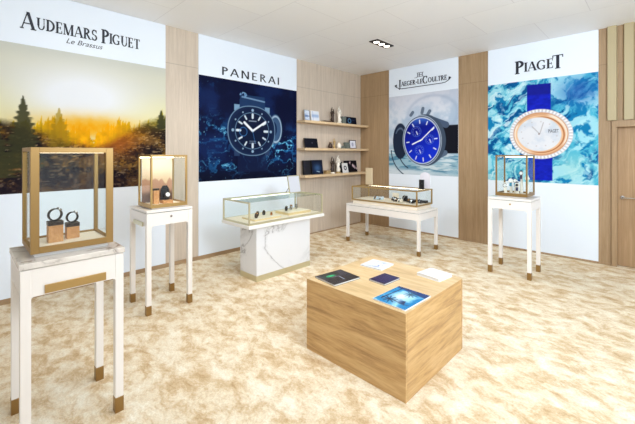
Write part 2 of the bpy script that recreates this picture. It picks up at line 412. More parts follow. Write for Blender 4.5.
# 1: sunset over a forest
p1 = panel('wide white wall panel with a golden sunset forest picture, left of the oak strip', 'L', -6.26, -4.340, .056)
TR = np.array([(-6.3, 1.98), (-6.01, 2.0), (-5.95, 2.03), (-5.9, 1.97), (-5.77, 1.97), (-5.69, 2.03), (-5.6, 2.04), (-5.51, 2.07), (-5.42, 2.0), (-5.32, 1.97), (-5.24, 1.93), (-5.12, 1.93), (-5.01, 2.02), (-4.92, 2.08), (-4.78, 2.02), (-4.6, 2.04), (-4.41, 2.10), (-4.3, 2.15)])
DH = np.array([(-6.3, 1.86), (-6.01, 1.86), (-5.77, 1.82), (-5.6, 1.74), (-5.45, 1.66), (-5.22, 1.62), (-5.05, 1.64), (-4.84, 1.80), (-4.6, 1.95), (-4.3, 2.06)])
def art_forest(u, v):
    top = C8(226, 222, 196); gl = np.exp(-(((u+5.3)/.62)**2 + ((v-2.2)/.36)**2))
    sky = cmix(const(u, C8(218, 216, 196)), C8(238, 226, 150), (1 - ss(2.0, 2.45, v))*.6); sky = cmix(sky, C8(196, 200, 196), ss(2.5, 2.72, v)*(u > -9)*.5)
    sky = cmix(sky, C8(244, 246, 250), np.clip(gl*1.25, 0, 1))
    tl = np.interp(u, TR[:, 0], TR[:, 1])
    spike = 0
    for k, (f, amp) in enumerate(((9, .05), (17, .035), (31, .02))):
        ph = np.modf(u*f + 40 + k*.37)[0]; r = vn(np.floor(u*f+40+k*.37), 0*u, 3+k); spike = spike + 1.2*amp*r*(1 - np.abs(2*ph-1))*2*(.6+.4*vn(u*90, v*40, 5))
    tl = tl + spike - .05
    m = 1 - ss(tl-.012, tl+.012, v)
    depth = np.clip((tl - v)/.5, 0, 1); sun = np.exp(-((u+5.2)/.42)**2)
    n = fbm(u*14, v*14, 2); n2 = fbm(u*40, v*60, 8, 3)
    tree = cmix(const(u, C8(190, 168, 24)), C8(252, 186, 4), sun)
    tree = cmix(tree, C8(238, 150, 20), ss(.1, .55, depth)*ss(.15, .6, sun))
    tree = tree * (.68 + .6*n[..., None])
    tree = cmix(tree, C8(84, 84, 24), (1-sun)*ss(-.02, .3, depth)*.8)
    out = cmix(sky, tree, m)
    # dark slope
    dh = np.interp(u, DH[:, 0], DH[:, 1]) + .05*(fbm(u*9, 0*u, 4)-.5) + .03*(n2-.5)
    md = 1 - ss(dh-.05, dh+.06, v)
    g = cmix(const(u, C8(58, 40, 26)), C8(124, 88, 30), ss(.4, .65, n))
    big = fbm(u*4, v*7, 17, 4); g = cmix(g, C8(16, 14, 20), ss(.46, .62, n2)*.8); g = cmix(g, C8(14, 12, 22), ss(.48, .62, big)*.75); g = cmix(g, C8(150, 112, 56), (1 - ss(.36, .47, big))*.45)
    g = cmix(g, C8(196, 168, 120), ss(.60, .74, fbm(u*22, v*70, 12, 4))*.6)
    g = cmix(g, C8(170, 74, 22), np.exp(-(((u+4.98)/.3)**2 + ((v-1.72)/.2)**2))*.65)
    g = cmix(g, C8(120, 128, 46), np.exp(-(((u+4.45)/.3)**2 + ((v-1.98)/.1)**2))*.6)
    g = cmix(g, C8(44, 28, 44), (1-ss(1.16, 1.5, v))*.4)
    out = cmix(out, g, md)
    # glow spreading over the middle
    out = cmix(out, C8(250, 168, 0), np.exp(-(((u+5.22)/.5)**2 + ((v-1.86)/.13)**2))*.9*(.75+.5*fbm(u*18, v*18, 15)))
    # tall dark firs
    for (cx, hh, base, w) in ((-5.83, 2.16, 1.5, .16), (-6.08, 1.98, 1.4, .2), (-4.40, 2.13, 1.98, .05), (-5.52, 2.06, 1.72, .1)):
        t = np.clip((hh - v)/(hh-base), 0, 1); ww = w*t*(.75+.5*np.modf(np.abs(v*16))[0]) * (.75+.5*vn(u*50, v*50, 6))
        mm = (1-ss(ww*.8, ww*1.15+.006, np.abs(u-cx)))*(v < hh)*(v > base-.1)
        out = cmix(out, C8(58, 58, 34) if cx != -5.52 else C8(150, 120, 20), mm*(.88 if cx != -5.52 else .6))
    return out
painted('forest_picture', p1, (PT + .002, 0, 0), LU, LV, -6.26, -4.340, 1.13, 2.70, .0075, art_forest)
lettering('letter', [('A', 1.25, -.12), ('UDEMARS', .86, .02), (' ', .7, 0), ('P', 1.15, -.06), ('IGUET', .86, .02)], p1, (PT + .001, -5.85, 2.887), LU, LV, LW, .145, 1.185, .19, .06, .07, .05)
fonttext('small_lettering', 'Le Brassus', p1, (PT + .001, -5.46, 2.80), LU, LV, .055, M_ink, .35, .37)

# 2: dark underwater diving watch
p2 = panel('white wall panel with a navy underwater picture of a round diving watch', 'L', -3.864, -1.944, .056)
def art_dive(u, v):
    n = fbm(u*3, v*3, 21); out = cmix(const(u, C8(14, 32, 78)), C8(6, 14, 48), ss(.35, .65, n)); out = cmix(out, C8(5, 12, 38), 1 - ss(1.15, 1.6, v))
    wave = np.abs(fbm(u*5+2*fbm(u*3, v*3, 31), v*6, 23) - .5)
    band = np.exp(-((v-(1.75 + .12*np.sin(u*3)))/.22)**2)*.9 + np.exp(-(((u+2.2)/.35)**2 + ((v-1.5)/.3)**2)) + np.exp(-(((u+3.5)/.4)**2 + ((v-1.35)/.2)**2)) + .6*np.exp(-(((u+3.72)/.14)**2 + ((v-2.58)/.1)**2))
    out = cmix(out, C8(30, 108, 168), np.clip((1-ss(.0, .09, wave))*band*.7, 0, 1))
    out = cmix(out, C8(130, 216, 240), np.clip((1-ss(.0, .022, wave))*band*ss(.45, .6, fbm(u*9, v*9, 5)), 0, 1))
    out = cmix(out, C8(160, 230, 250), ss(.93, .97, vn(u*45, v*45, 9))*np.clip(band, 0, 1)*.7)
    cx, cy = -2.92, 1.92
    # strap above and below
    m = (np.abs(u-cx+.0) < .26-.1*(v-2.3))*(v > 2.25)*(v < 2.50); out = cmix(out, C8(32, 58, 98), m*.9)
    out = cmix(out, C8(150, 186, 216), inside(seg(u, v, (-3.12, 2.46), (-2.68, 2.42)), .012)*.7)
    out = cmix(out, C8(110, 150, 190), inside(np.hypot((u+3.1), (v-2.49)*1.5), .07)*ss(.4, .6, fbm(u*30, v*30, 7)))
    m = (np.abs(u-cx) < .28)*(v < 1.55)*(v > 1.25); out = cmix(out, C8(16, 30, 66), m*.7)
    # crown guard
    q = np.hypot((u+2.44)/.15, (v-1.97)/.26); out = cmix(out, C8(60, 90, 126), inside(q, 1, .05)*.95); out = cmix(out, C8(196, 216, 230), inside(np.abs(q-.86), .06, .05)*.8)
    out = cmix(out, C8(18, 36, 76), inside(np.hypot((u+2.49)/.08, (v-1.97)/.13), 1, .08))
    # lugs
    for sx, sy in ((-1, 1), (1, 1), (-1, -1), (1, -1)): out = cmix(out, C8(120, 156, 186) if sy > 0 else C8(40, 60, 96), inside(np.maximum(np.abs(u-cx-sx*.3), np.abs(v-cy-sy*.36)), .05))
    r = np.hypot((u-cx)/1.0, (v-cy)/.9); sq = ((np.abs(u-cx)/.47)**2.25 + (np.abs(v-cy)/.41)**2.25)**(1/2.25)
    out = cmix(out, C8(20, 36, 70), inside(sq, 1, .02)); out = cmix(out, C8(150, 186, 210), inside(np.abs(sq-.985), .016, .015)*.75)
    out = cmix(out, C8(16, 30, 62), inside(r, .415)); out = cmix(out, C8(120, 158, 190), inside(np.abs(r-.33), .006, .004)*.8); out = cmix(out, C8(12, 24, 52), inside(r, .322))
    for k in range(12):
        a = PI/2 - k*PI/6; d = (math.cos(a), math.sin(a)*.9)
        out = cmix(out, C8(216, 228, 236), inside(seg(u, v, (cx+d[0]*.24, cy+d[1]*.24), (cx+d[0]*.30, cy+d[1]*.30)), .014 if k % 3 else .02))
        out = cmix(out, C8(150, 180, 205), inside(np.hypot(u-cx-d[0]*.375, v-cy-d[1]*.375), .014 if k % 3 else .024))
    out = cmix(out, C8(240, 244, 248), inside(seg(u, v, (cx, cy), (cx-.16, cy+.13)), .02)); out = cmix(out, C8(240, 244, 248), inside(seg(u, v, (cx, cy), (cx+.26, cy+.16)), .017))
    out = cmix(out, C8(60, 120, 190), inside(np.abs(np.hypot(u-cx+.18, v-cy+.02)-.07), .005)); out = cmix(out, C8(60, 120, 190), inside(seg(u, v, (cx, cy), (cx+.05, cy-.2)), .004))
    for j in range(2): out = cmix(out, C8(170, 190, 210), inside(seg(u, v, (cx-.06, cy-.17-j*.03), (cx+.06, cy-.17-j*.03)), .006)*.6)
    out = cmix(out, C8(190, 205, 220), inside(seg(u, v, (cx-.07, cy+.16), (cx+.07, cy+.16)), .009)*.7)
    return out
painted('diving_watch_picture', p2, (PT + .002, 0, 0), LU, LV, -3.864, -1.944, 1.135, 2.70, .008, art_dive)
lettering('letter', [('PANERAI', 1, 0)], p2, (PT + .001, -3.50, 2.755), LU, LV, LW, .125, 1.18, .14, .10, 0, .16)

# 3: steel watch with a blue dial
p3 = panel('narrow white wall panel with a picture of a blue-dial watch on a black strap', 'R', .751, 2.206, .03)
def art_blue(u, v):
    n = fbm(u*5, v*5, 41); out = cmix(const(u, C8(214, 220, 230)), C8(176, 194, 214), ss(.4, .7, n)); out = cmix(out, C8(222, 222, 234), ss(2.2, 2.7, v)*.6)
    out = cmix(out, C8(150, 168, 196), np.exp(-((np.hypot((u-1.7)/.5, (v-2.3)/.35)-1)/.08)**2)*.35)
    low = 1 - ss(1.5, 1.75, v + .12*np.sin(u*4)); st = fbm(u*3 + v*2, v*22 + np.sin(u*3), 43)
    sea = cmix(const(u, C8(150, 188, 204)), C8(72, 128, 158), ss(.45, .62, st)); sea = cmix(sea, C8(214, 228, 232), ss(.3, .44, fbm(u*2.5, v*16, 47))*0 + ss(.62, .75, fbm(u*2.5, v*16, 47)))
    out = cmix(out, sea, low*.9); out = cmix(out, C8(232, 236, 240), (1-ss(1.13, 1.28, v + .1*(u-1.5)))*.8)
    # stitched dark lines bottom left
    for rr in (.42, .58): out = cmix(out, C8(40, 56, 78), inside(np.abs(np.hypot((u-1.42)/1.05, (v-1.62)) - rr), .01)*(u < 1.2)*(v < 1.62))
    # left strap loop
    q = np.hypot((u-1.02)/.17, (v-1.80)/.36); out = cmix(out, C8(34, 44, 66), inside(q, 1, .04)); out = cmix(out, C8(120, 140, 166), inside(np.abs(q-.72), .05, .06)*(v > 1.95)*.7)
    # right strap
    m = (u > 1.88)*(1-ss(2.06, 2.08, v))*ss(1.54, 1.56, v); out = cmix(out, C8(22, 24, 34), m*1.0)
    out = cmix(out, C8(74, 90, 116), inside(seg(u, v, (1.74, 2.18), (1.98, 2.08)), .06)); out = cmix(out, C8(90, 108, 132), inside(seg(u, v, (1.76, 1.46), (1.96, 1.56)), .05))
    # pushers
    for a, b in (((1.30, 2.36), (1.26, 2.31)), ((1.52, 2.42), (1.50, 2.34)), ((1.66, 2.36), (1.62, 2.3))): out = cmix(out, C8(96, 110, 130), inside(seg(u, v, a, b), .032))
    cx, cy = 1.488, 1.80; ca, sa = math.cos(.1), math.sin(.1); x = (u-cx)*ca + (v-cy)*sa; y = -(u-cx)*sa + (v-cy)*ca
    out = cmix(out, C8(66, 80, 100), inside(np.hypot((x-.06)/.43, y/.50), 1, .015))
    e = np.hypot(x/.41, y/.49); out = cmix(out, C8(196, 208, 222), inside(e, 1, .015)); out = cmix(out, C8(70, 84, 112), inside(np.abs(e-.955), .02, .015)); out = cmix(out, C8(206, 216, 228), inside(np.abs(e-.90), .02, .015)*ss(-.3, .4, y-x))
    dl = cmix(const(u, C8(20, 50, 214)), C8(10, 18, 120), ss(-.3, .35, y*.7 - x*.2)); dl = cmix(dl, C8(84, 150, 240), np.clip(ss(.24, .44, y)*ss(-.25, .05, x+.1), 0, 1)*.6)
    out = cmix(out, dl, inside(e, .89, .015))
    for k in range(12):
        a = PI/2 - k*PI/6; c, s_ = math.cos(a), math.sin(a)
        out = cmix(out, C8(224, 232, 244), inside(seg(x, y, (.27*c, .34*s_), (.32*c, .40*s_)), .011))
    for (sx, sy, rr) in ((-.09, .19, .1), (.17, 0, .09), (-.06, -.18, .09)):
        out = cmix(out, C8(90, 124, 220), inside(np.abs(np.hypot(x-sx, y-sy)-rr), .006)*.7); out = cmix(out, C8(220, 228, 240), inside(seg(x, y, (sx, sy), (sx+.02, sy-.06)), .009))
        for j in range(10):
            a = j*PI/5; out = cmix(out, C8(190, 205, 235), inside(np.hypot(x-sx-rr*.72*math.cos(a), y-sy-rr*.72*math.sin(a)), .008)*.7)
    out = cmix(out, C8(240, 244, 250), inside(seg(x, y, (-.02, 0), (.28, .22)), .011)); out = cmix(out, C8(240, 244, 250), inside(seg(x, y, (.02, .02), (-.2, -.05)), .013))
    return out
painted('blue_watch_picture', p3, (0, -PT - .002, 0), RU, RV, .751, 2.206, 1.13, 2.72, .007, art_blue)
lettering('letter', [('J', 1.35, -.18), ('AEGER', .76, .04), ('-', 1, 0), ('LE', .76, .04), ('C', 1.2, -.05), ('OULTRE', .76, .04)], p3, (.985, -PT - .001, 2.905), RU, RV, RW, .12, 1.02, .2, .08, .06, .05)
fl_ = MB()
def ribbon(mb, pts, w, O, U, V, W):
    for a, b in zip(pts[:-1], pts[1:]):
        dx, dy = b[0]-a[0], b[1]-a[1]; l = math.hypot(dx, dy) or 1; nx, ny = -dy/l*w/2, dx/l*w/2
        mb.prism([(a[0]+nx, a[1]+ny), (b[0]+nx, b[1]+ny), (b[0]-nx, b[1]-ny), (a[0]-nx, a[1]-ny)], O, U, V, W)
ribbon(fl_, [(.90, 2.93), (.94, 2.90), (1.0, 2.868), (1.08, 2.86), (1.9, 2.86), (1.97, 2.868), (2.03, 2.90), (2.07, 2.94)], .013, (0, -PT - .001, 0), RU, RV, RW)
for sx, x0 in ((1, .885), (-1, 2.085)): fl_.prism([(x0, 2.94), (x0+sx*.05, 2.965), (x0+sx*.06, 2.915)], (0, -PT - .001, 0), RU, RV, RW)
obj('underline_flourish', fl_, M_ink, p3)
em = MB(); O_ = (0, -PT - .001, 0)
for r_ in (rect(1.40, 3.05, 1.415, 3.12), rect(1.44, 3.05, 1.455, 3.12), rect(1.5, 3.05, 1.515, 3.12), rect(1.415, 3.08, 1.50, 3.09), rect(1.39, 3.12, 1.53, 3.13), rect(1.34, 3.035, 1.40, 3.042), rect(1.52, 3.035, 1.60, 3.042), rect(1.38, 3.045, 1.54, 3.052)): em.prism(r_, O_, RU, RV, RW)
obj('emblem', em, mat('grey_ink', rgb(110, 112, 122), .5), p3)

# 4: oval jewelled watch
p4 = panel('white wall panel with a turquoise picture of an oval jewelled watch, beside the door', 'R', 2.715, 4.187, .03)
def art_oval(u, v):
    w1 = fbm(u*3, v*3, 51); w2 = fbm(u*4, v*4, 52); p_ = u + (w1-.5)*.35; q_ = v + (w2-.5)*.35
    d = fbm((p_+q_)*3.2, (p_-q_)*7, 53); n = fbm(p_*7, q_*7, 55, 4); left = 1 - ss(3.0, 3.5, u)
    out = cmix(const(u, C8(76, 184, 212)), C8(164, 224, 236), ss(.44, .58, d)); out = cmix(out, C8(20, 128, 182), 1 - ss(.36, .46, n)); out = cmix(out, C8(8, 84, 146), (1-ss(.36, .47, d))*ss(.4, .6, w2 + .25*left))
    out = cmix(out, C8(226, 246, 250), ss(.58, .68, fbm((p_+q_)*3, (p_-q_)*15, 57))*(.25+.5*left))
    out = cmix(out, C8(226, 246, 250), ss(.62, .74, fbm(p_*8, q_*8, 58))*.5)
    out = cmix(out, C8(40, 96, 176), np.exp(-(((u-3.95)/.25)**2 + ((v-2.45)/.2)**2))*.7)
    out = cmix(out, C8(180, 226, 222), np.exp(-(((u-3.9)/.2)**2 + ((v-1.35)/.2)**2))*.55*(n > .4))
    for (x0, x1, y0, y1, tilt) in ((3.30, 3.62, 2.15, 2.63, -.03), (3.32, 3.64, 1.13, 1.6, 0)):
        m = ss(x0-.005, x0+.005, u)*(1-ss(x1-.005, x1+.005, u))*ss(y0, y0+.01, v)*(1-ss(y1-.01, y1, v - tilt*(u-3.45)))
        st = C8(20, 36, 196)*np.ones(u.shape+(3,)) * (.75 + .35*fbm(u*20, v*34, 60)[..., None]); st = cmix(st, C8(24, 28, 130), ss(2.44, 2.48, v)*.7)
        out = cmix(out, st, m)
    cx, cy = 3.475, 1.85; ca, sa = math.cos(-.16), math.sin(-.16); x = (u-cx)*ca + (v-cy)*sa; y = -(u-cx)*sa + (v-cy)*ca
    e = np.hypot(x/.425, y/.385); th = np.arctan2(y/.385, x/.425)
    out = cmix(out, C8(214, 208, 212), inside(e, 1, .012)); dia = np.cos(th*52)*.5+.5
    out = cmix(out, C8(250, 250, 252), inside(np.abs(e-.94), .05, .02)*ss(.25, .7, dia)); out = cmix(out, C8(250, 236, 220), inside(e, .87, .01))
    g = cmix(const(u, C8(224, 170, 128)), C8(250, 232, 212), ss(-.5, .2, np.sin(th*2+.6))); out = cmix(out, g, inside(e, .86, .01)); out = cmix(out, C8(206, 138, 92), inside(np.abs(e-.85), .012, .012))
    out = cmix(out, C8(244, 200, 158), inside(np.hypot((x+.0)/.335, (y+.01)/.295), 1, .015)); out = cmix(out, C8(186, 112, 66), inside(np.abs(np.hypot((x-.0)/.315, (y+.01)/.275)-1), .03, .03)*ss(-.2, .5, x/.3+.3))
    dl = cmix(const(u, C8(236, 236, 240)), C8(216, 222, 232), ss(.4, .65, fbm(u*6, v*6, 61))); out = cmix(out, dl, inside(np.hypot((x+.015)/.295, (y+.005)/.26), 1, .015))
    for k in range(12):
        a = k*PI/6; out = cmix(out, C8(200, 190, 190), inside(np.hypot(x+.015-.24*math.cos(a), y-.19*math.sin(a)), .009)*.8)
    out = cmix(out, C8(150, 130, 120), inside(np.hypot(x+.01, y), .012)); out = cmix(out, C8(170, 160, 160), inside(seg(x, y, (0, 0), (-.12, .1)), .004)); out = cmix(out, C8(170, 160, 160), inside(seg(x, y, (0, 0), (.02, .18)), .004))
    return out
painted('oval_watch_picture', p4, (0, -PT - .002, 0), RU, RV, 2.715, 4.187, 1.10, 2.70, .0065, art_oval)
lettering('letter', [('P', 1, 0), ('IAGE', .7, .1), (' ', -.3, 0), ('T', 1, 0)], p4, (3.13, -PT - .001, 2.825), RU, RV, RW, .205, .66, .2, .06, .07, .05)
fonttext('dial_lettering', 'PIAGET', p4, (3.585, -PT - .003, 1.865), RU, RV, .05, M_ink, 0, .135)

# ------------------------------------------------------------------ furniture
def table_parts(t, x0, x1, y0, y1, za, zt, ap, lw=.045, foot=.09, slab_mat=None, over=.0, r=.03, gap=.006):
    q = .003
    for cx, cy in ((x0, y0), (x1-lw, y0), (x1-lw, y1-lw), (x0, y1-lw)):
        lg = obj('leg', MB().box(cx, cx+lw, cy, cy+lw, foot, za), M_white, t, bevel=.003)
        obj('brass_foot', MB().box(cx-.001, cx+lw+.001, cy-.001, cy+lw+.001, 0, foot), M_brassd, lg, bevel=.002)
    a = MB(); zb = za - ap; k = [(r*(1-math.sin(i*PI/12)), -r*(1-math.cos(i*PI/12))) for i in range(7)]
    def side(O, U, L, W):
        pl = [(0, za), (L, za)] + [(L-dx_, zb+dy_-0) for dx_, dy_ in [(0, -r)] + [(r*(1-math.cos(i*PI/12)), -r + r*math.sin(i*PI/12)) for i in range(1, 7)]]
        pl += [(dx_, zb+dy_) for dx_, dy_ in [(r*(1-math.cos(i*PI/12)), -r + r*math.sin(i*PI/12)) for i in range(6, 0, -1)] + [(0, -r)]]
        a.prism(pl, O, U, (0, 0, 1), W)
    side((x0+lw, y0+q, 0), (1, 0, 0), x1-x0-2*lw, (0, .02, 0)); side((x0+lw, y1-q, 0), (1, 0, 0), x1-x0-2*lw, (0, -.02, 0))
    side((x0+q, y0+lw, 0), (0, 1, 0), y1-y0-2*lw, (.02, 0, 0)); side((x1-q, y0+lw, 0), (0, 1, 0), y1-y0-2*lw, (-.02, 0, 0))
    obj('apron', a, M_white, t)
    if gap: obj('shadow_gap', MB().box(x0+.012, x1-.012, y0+.012, y1-.012, za, za+gap), M_grey, t)
    obj('table_top', MB().box(x0-over, x1+over, y0-over, y1+over, za+gap, zt), slab_mat or M_white, t, bevel=.003)

def showcase(label, x0, x1, y0, y1, z0, z1, zb, post, frame_mat, plinth_mat, floor_t=.02, sides='all', glass=None, bot=.03, top=.02, led=False, group=None, side_post=None, frontal='x'):
    """glass showcase: frame of bars, plinth below, glass panes, cream base"""
    t = thing('glass_showcase', label, 'showcase', ((x0+x1)/2, (y0+y1)/2, zb), group)
    if zb < z0 - 1e-4: obj('plinth', MB().box(x0+.02, x1-.02, y0+.02, y1-.02, zb, z0), plinth_mat, t, bevel=.002)
    sp = side_post or post; f = MB()
    for cx in (x0, x1-post):
        for cy in (y0, y1-post): f.box(cx, cx+post, cy, cy+post, z0, z1)
    for cy in (y0, y1-sp):                      # rails along x
        f.box(x0+post, x1-post, cy, cy+sp, z0, z0+bot); f.box(x0+post, x1-post, cy, cy+sp, z1-top, z1)
    for cx in (x0, x1-sp):                      # rails along y
        f.box(cx, cx+sp, y0+post, y1-post, z0, z0+bot)
        if sides == 'all' or cx == x0: f.box(cx, cx+sp, y0+post, y1-post, z1-top, z1)
    obj('metal_frame', f, frame_mat, t, bevel=.0015)
    obj('display_floor', MB().box(x0+sp, x1-sp, y0+sp, y1-sp, z0+.001, z0+floor_t), M_cream, t)
    g = glass or M_glass; e = .006; h = post/2
    for bx in ((x0+h-e/2, x0+h+e/2, y0+post, y1-post), (x1-h-e/2, x1-h+e/2, y0+post, y1-post), (x0+post, x1-post, y0+h-e/2, y0+h+e/2), (x0+post, x1-post, y1-h-e/2, y1-h+e/2)):
        obj('glass_pane', MB().box(*bx, z0+bot*.8, z1-top*.8), g, t)
    obj('glass_lid', MB().box(x0+sp, x1-sp, y0+sp, y1-sp, z1-.008, z1-.001), M_glassg if frontal == 'low' else g, t)
    return t

# table + showcase 1 (nearest, left)
t1 = thing('pedestal_table', 'tall white pedestal table with beige marble top and long brass bar, nearest at left', 'table', (2.275, -5.8375, 0), 'white display tables with brass feet')
table_parts(t1, 2.035, 2.50, -6.085, -5.605, .95, .985, .144, .045, .09, M_marbleB, .006, .012, .004)
obj('brass_bar', MB().box(2.4995, 2.507, -5.985, -5.700, .813, .858), M_brass, t1, bevel=.001)
c1 = showcase('glass showcase with thick brass frame holding two ring-shaped watches on oak blocks', 2.065, 2.41, -6.035, -5.64, 1.008, 1.583, .985, .022, M_brassd, M_paper, side_post=.02, bot=.03, top=.022)
ff = MB(); X0, X1 = 2.41, 2.422                 # mitred picture frame on the front
for (y0, y1, z0, z1) in ((-6.035, -5.997, 1.008, 1.583), (-5.678, -5.64, 1.008, 1.583), (-5.997, -5.678, 1.008, 1.043), (-5.997, -5.678, 1.553, 1.583)): ff.box(X0, X1, y0, y1, z0, z1)
obj('front_frame', ff, M_brassd, c1, bevel=.001)
obj('light_strip', MB().box(2.388, 2.396, -5.99, -5.685, 1.552, 1.560), M_led, c1)

# watches ---------------------------------------------------------------
def watch(label, loc, R_, bw, theta, strap, casem, dialm, case_r, rz=0, group=None, tilt=0, gapdeg=0):
    """bracelet ring with its axis along local x, head at angle theta on the ring; loc = lowest point of the ring"""
    t = thing('wristwatch', label, 'watch', loc, group)
    B = Matrix.Translation(loc) @ Matrix.Rotation(rz, 4, 'Z') @ Matrix.Rotation(tilt, 4, 'Y') @ Matrix.Translation((0, 0, R_))
    g = math.radians(gapdeg)
    obj('strap', MB().ring(R_*.84, bw, R_*.16, 28, theta+.25, theta + 2*PI - .25 - g, B), strap, t)
    H = B @ Matrix.Rotation(theta - PI/2, 4, 'X') @ Matrix.Translation((0, 0, R_*.88))
    cs = obj('watch_case', MB().lathe([(case_r*.9, -.001), (case_r, .003), (case_r, .007), (case_r*.9, .010)], 24, H), casem, t, smooth=False)
    obj('dial', MB().cyl(case_r*.8, .0102, .0108, 24, H), dialm, cs)
    obj('crown', MB().cyl(case_r*.14, 0, case_r*.2, 10, H @ Matrix.Translation((case_r, 0, .005)) @ Matrix.Rotation(PI/2, 4, 'Y')), casem, cs)
    return t
M_dialw = mat('white_dial', rgb(236, 236, 234), .3); M_dialk = mat('black_dial', rgb(24, 24, 30), .25); M_leather = mat('dark_brown_leather', rgb(66, 46, 34), .5)
def block(label, x0, x1, y0, y1, z0, z1, capz, group=None):
    t = thing('display_block', label, 'display stand', ((x0+x1)/2, (y0+y1)/2, z0), group)
    obj('wood_block', MB().box(x0, x1, y0, y1, z0, z1), M_tan, t, bevel=.0015)
    obj('dark_cap', MB().box(x0-.001, x1+.001, y0-.001, y1+.001, z1, capz), M_dark, t, bevel=.0015); return t
FL1 = 1.028
block('taller oak display block with dark cap inside the thick-framed brass showcase', 2.215, 2.28, -5.938, -5.866, FL1, 1.127, 1.150)
block('shorter oak display block with dark cap inside the thick-framed brass showcase', 2.175, 2.235, -5.842, -5.776, FL1, 1.100, 1.122)
watch('dark steel watch closed in a ring on the taller oak block', (2.248, -5.902, 1.150), .037, .02, PI*.30, M_gun, M_steel, M_dialk, .015, .25)
watch('smaller steel watch closed in a ring on the shorter oak block', (2.205, -5.809, 1.122), .033, .018, PI*.30, M_gun, M_steel, M_dialw, .013, .25)

# table + showcase 2
t2 = thing('pedestal_table', 'white pedestal table before the oak strip, brass plate on its left side', 'table', (1.09, -4.8275, 0), 'white display tables with brass feet')
table_parts(t2, .85, 1.33, -5.055, -4.60, .97, 1.0, .12)
obj('brass_plate', MB().box(.98, 1.235, -5.0625, -5.0515, .842, .882), M_champ, t2, bevel=.001)
obj('lock', MB().cyl(.011, 0, .006, 16, Matrix.Translation((1.327, -4.82, .927)) @ Matrix.Rotation(PI/2, 4, 'Y')), M_steel, t2)
c2 = showcase('glass showcase with slim gold frame holding a black and white watch on the second pedestal', .935, 1.28, -5.0, -4.63, 1.012, 1.535, 1.0, .018, M_brass, M_white, bot=.035, top=.02)
obj('light_strip', MB().box(.96, 1.255, -4.99, -4.64, 1.518, 1.522).box(.96, .965, -4.99, -4.64, 1.5, 1.518), M_led, c2)
bc = thing('backdrop_card', 'cream printed backdrop with pinkish skyline at the back of the slim gold showcase', 'backdrop', (.962, -4.81, 1.032))
obj('card', MB().box(.958, .964, -4.975, -4.655, 1.032, 1.49), M_paper, bc)
def bd_art(u, v):
    o = cmix(const(u, C8(226, 198, 158)), C8(238, 226, 208), ss(1.2, 1.42, v)); sk = 1.20 + .07*vn(u*26, 0*u, 91) + .04*vn(u*60, 0*u, 92)
    o = cmix(o, C8(186, 140, 116), (1 - ss(sk-.01, sk+.012, v))*.85); return cmix(o, C8(90, 62, 44), (1 - ss(1.10, 1.17, v))*.8)
painted('skyline_picture', bc, (.9652, 0, 0), LU, LV, -4.973, -4.657, 1.034, 1.488, .006, bd_art)
block('oak display block standing alone at left in the slim gold showcase', 1.08, 1.13, -4.915, -4.86, 1.032, 1.17, 1.19)
bs = thing('watch_stand', 'black backed watch stand on an oak foot in the slim gold showcase', 'display stand', (1.10, -4.78, 1.032))
obj('oak_foot', MB().box(1.06, 1.16, -4.83, -4.73, 1.032, 1.062), M_tan, bs, bevel=.001)
obj('black_back', MB().prism([(-.045, 0), (.045, 0), (.045, .11), (.02, .15), (-.02, .15), (-.045, .11)], (1.068, -4.78, 1.062), (0, 1, 0), (0, 0, 1), (.012, 0, 0)), M_black, bs)
obj('cushion', MB().tube([(1.11, -4.805, 1.098), (1.11, -4.755, 1.098)], .022, 16), M_black, bs)
w2 = thing('wristwatch', 'black watch with a large white dial resting on the black cushion', 'watch', (1.11, -4.78, 1.12))
Hm = Matrix.Translation((1.136, -4.78, 1.118)) @ Matrix.Rotation(PI*.38, 4, 'Y')
obj('strap', MB().ring(.026, .022, .004, 24, -.5, PI+.5, Matrix.Translation((1.11, -4.78, 1.098)) @ Matrix.Rotation(PI/2, 4, 'Z')), M_black, w2)
wc = obj('watch_case', MB().lathe([(.026, 0), (.03, .004), (.03, .010), (.026, .013)], 28, Hm), M_black, w2); obj('dial', MB().cyl(.022, .0132, .014, 24, Hm), M_dialw, wc)

# wide marble counter
ct = thing('display_counter', 'white marble pedestal counter with champagne base band, before the navy picture', 'counter', (1.17, -3.31, 0))
obj('marble_base', MB().box(.995, 1.345, -3.80, -2.905, .07, .66), M_marbleW, ct, bevel=.002)
obj('base_band', MB().box(.993, 1.347, -3.802, -2.903, 0, .07), M_champ, ct, bevel=.001)
obj('counter_top', MB().box(.79, 1.40, -3.945, -2.675, .66, .70), M_paper, ct, bevel=.003)
c3 = showcase('long low glass showcase with champagne frame ends on the marble counter', .80, 1.385, -3.935, -2.685, .70, .975, .70, .018, M_champ, M_paper, sides='back', bot=.022, top=.018, frontal='low')
obj('light_strip', MB().box(.825, .832, -3.90, -2.72, .948, .955), M_led, c3)
def tray(label, x0, x1, y0, y1, z0, h_, m, group):
    t = thing('display_tray', label, 'tray', ((x0+x1)/2, (y0+y1)/2, z0), group)
    obj('tray_base', MB().box(x0, x1, y0, y1, z0, z0+h_), m, t, bevel=.002)
    obj('tray_pad', MB().box(x0+.012, x1-.012, y0+.012, y1-.012, z0+h_, z0+h_+.004), M_cream, t); return t
M_goldtray = mat('gilt_tray', rgb(222, 196, 148), .35, .2)
tray('gilt display tray with watches in the nearer end of the long low showcase', 1.0, 1.28, -3.78, -3.36, .72, .016, M_goldtray, 'trays in the long low showcase')
tray('raised gilt display tray with three watches in the farther end of the long low showcase', .98, 1.26, -3.22, -2.80, .72, .03, M_goldtray, 'trays in the long low showcase')
G3 = 'watches in the long low showcase'
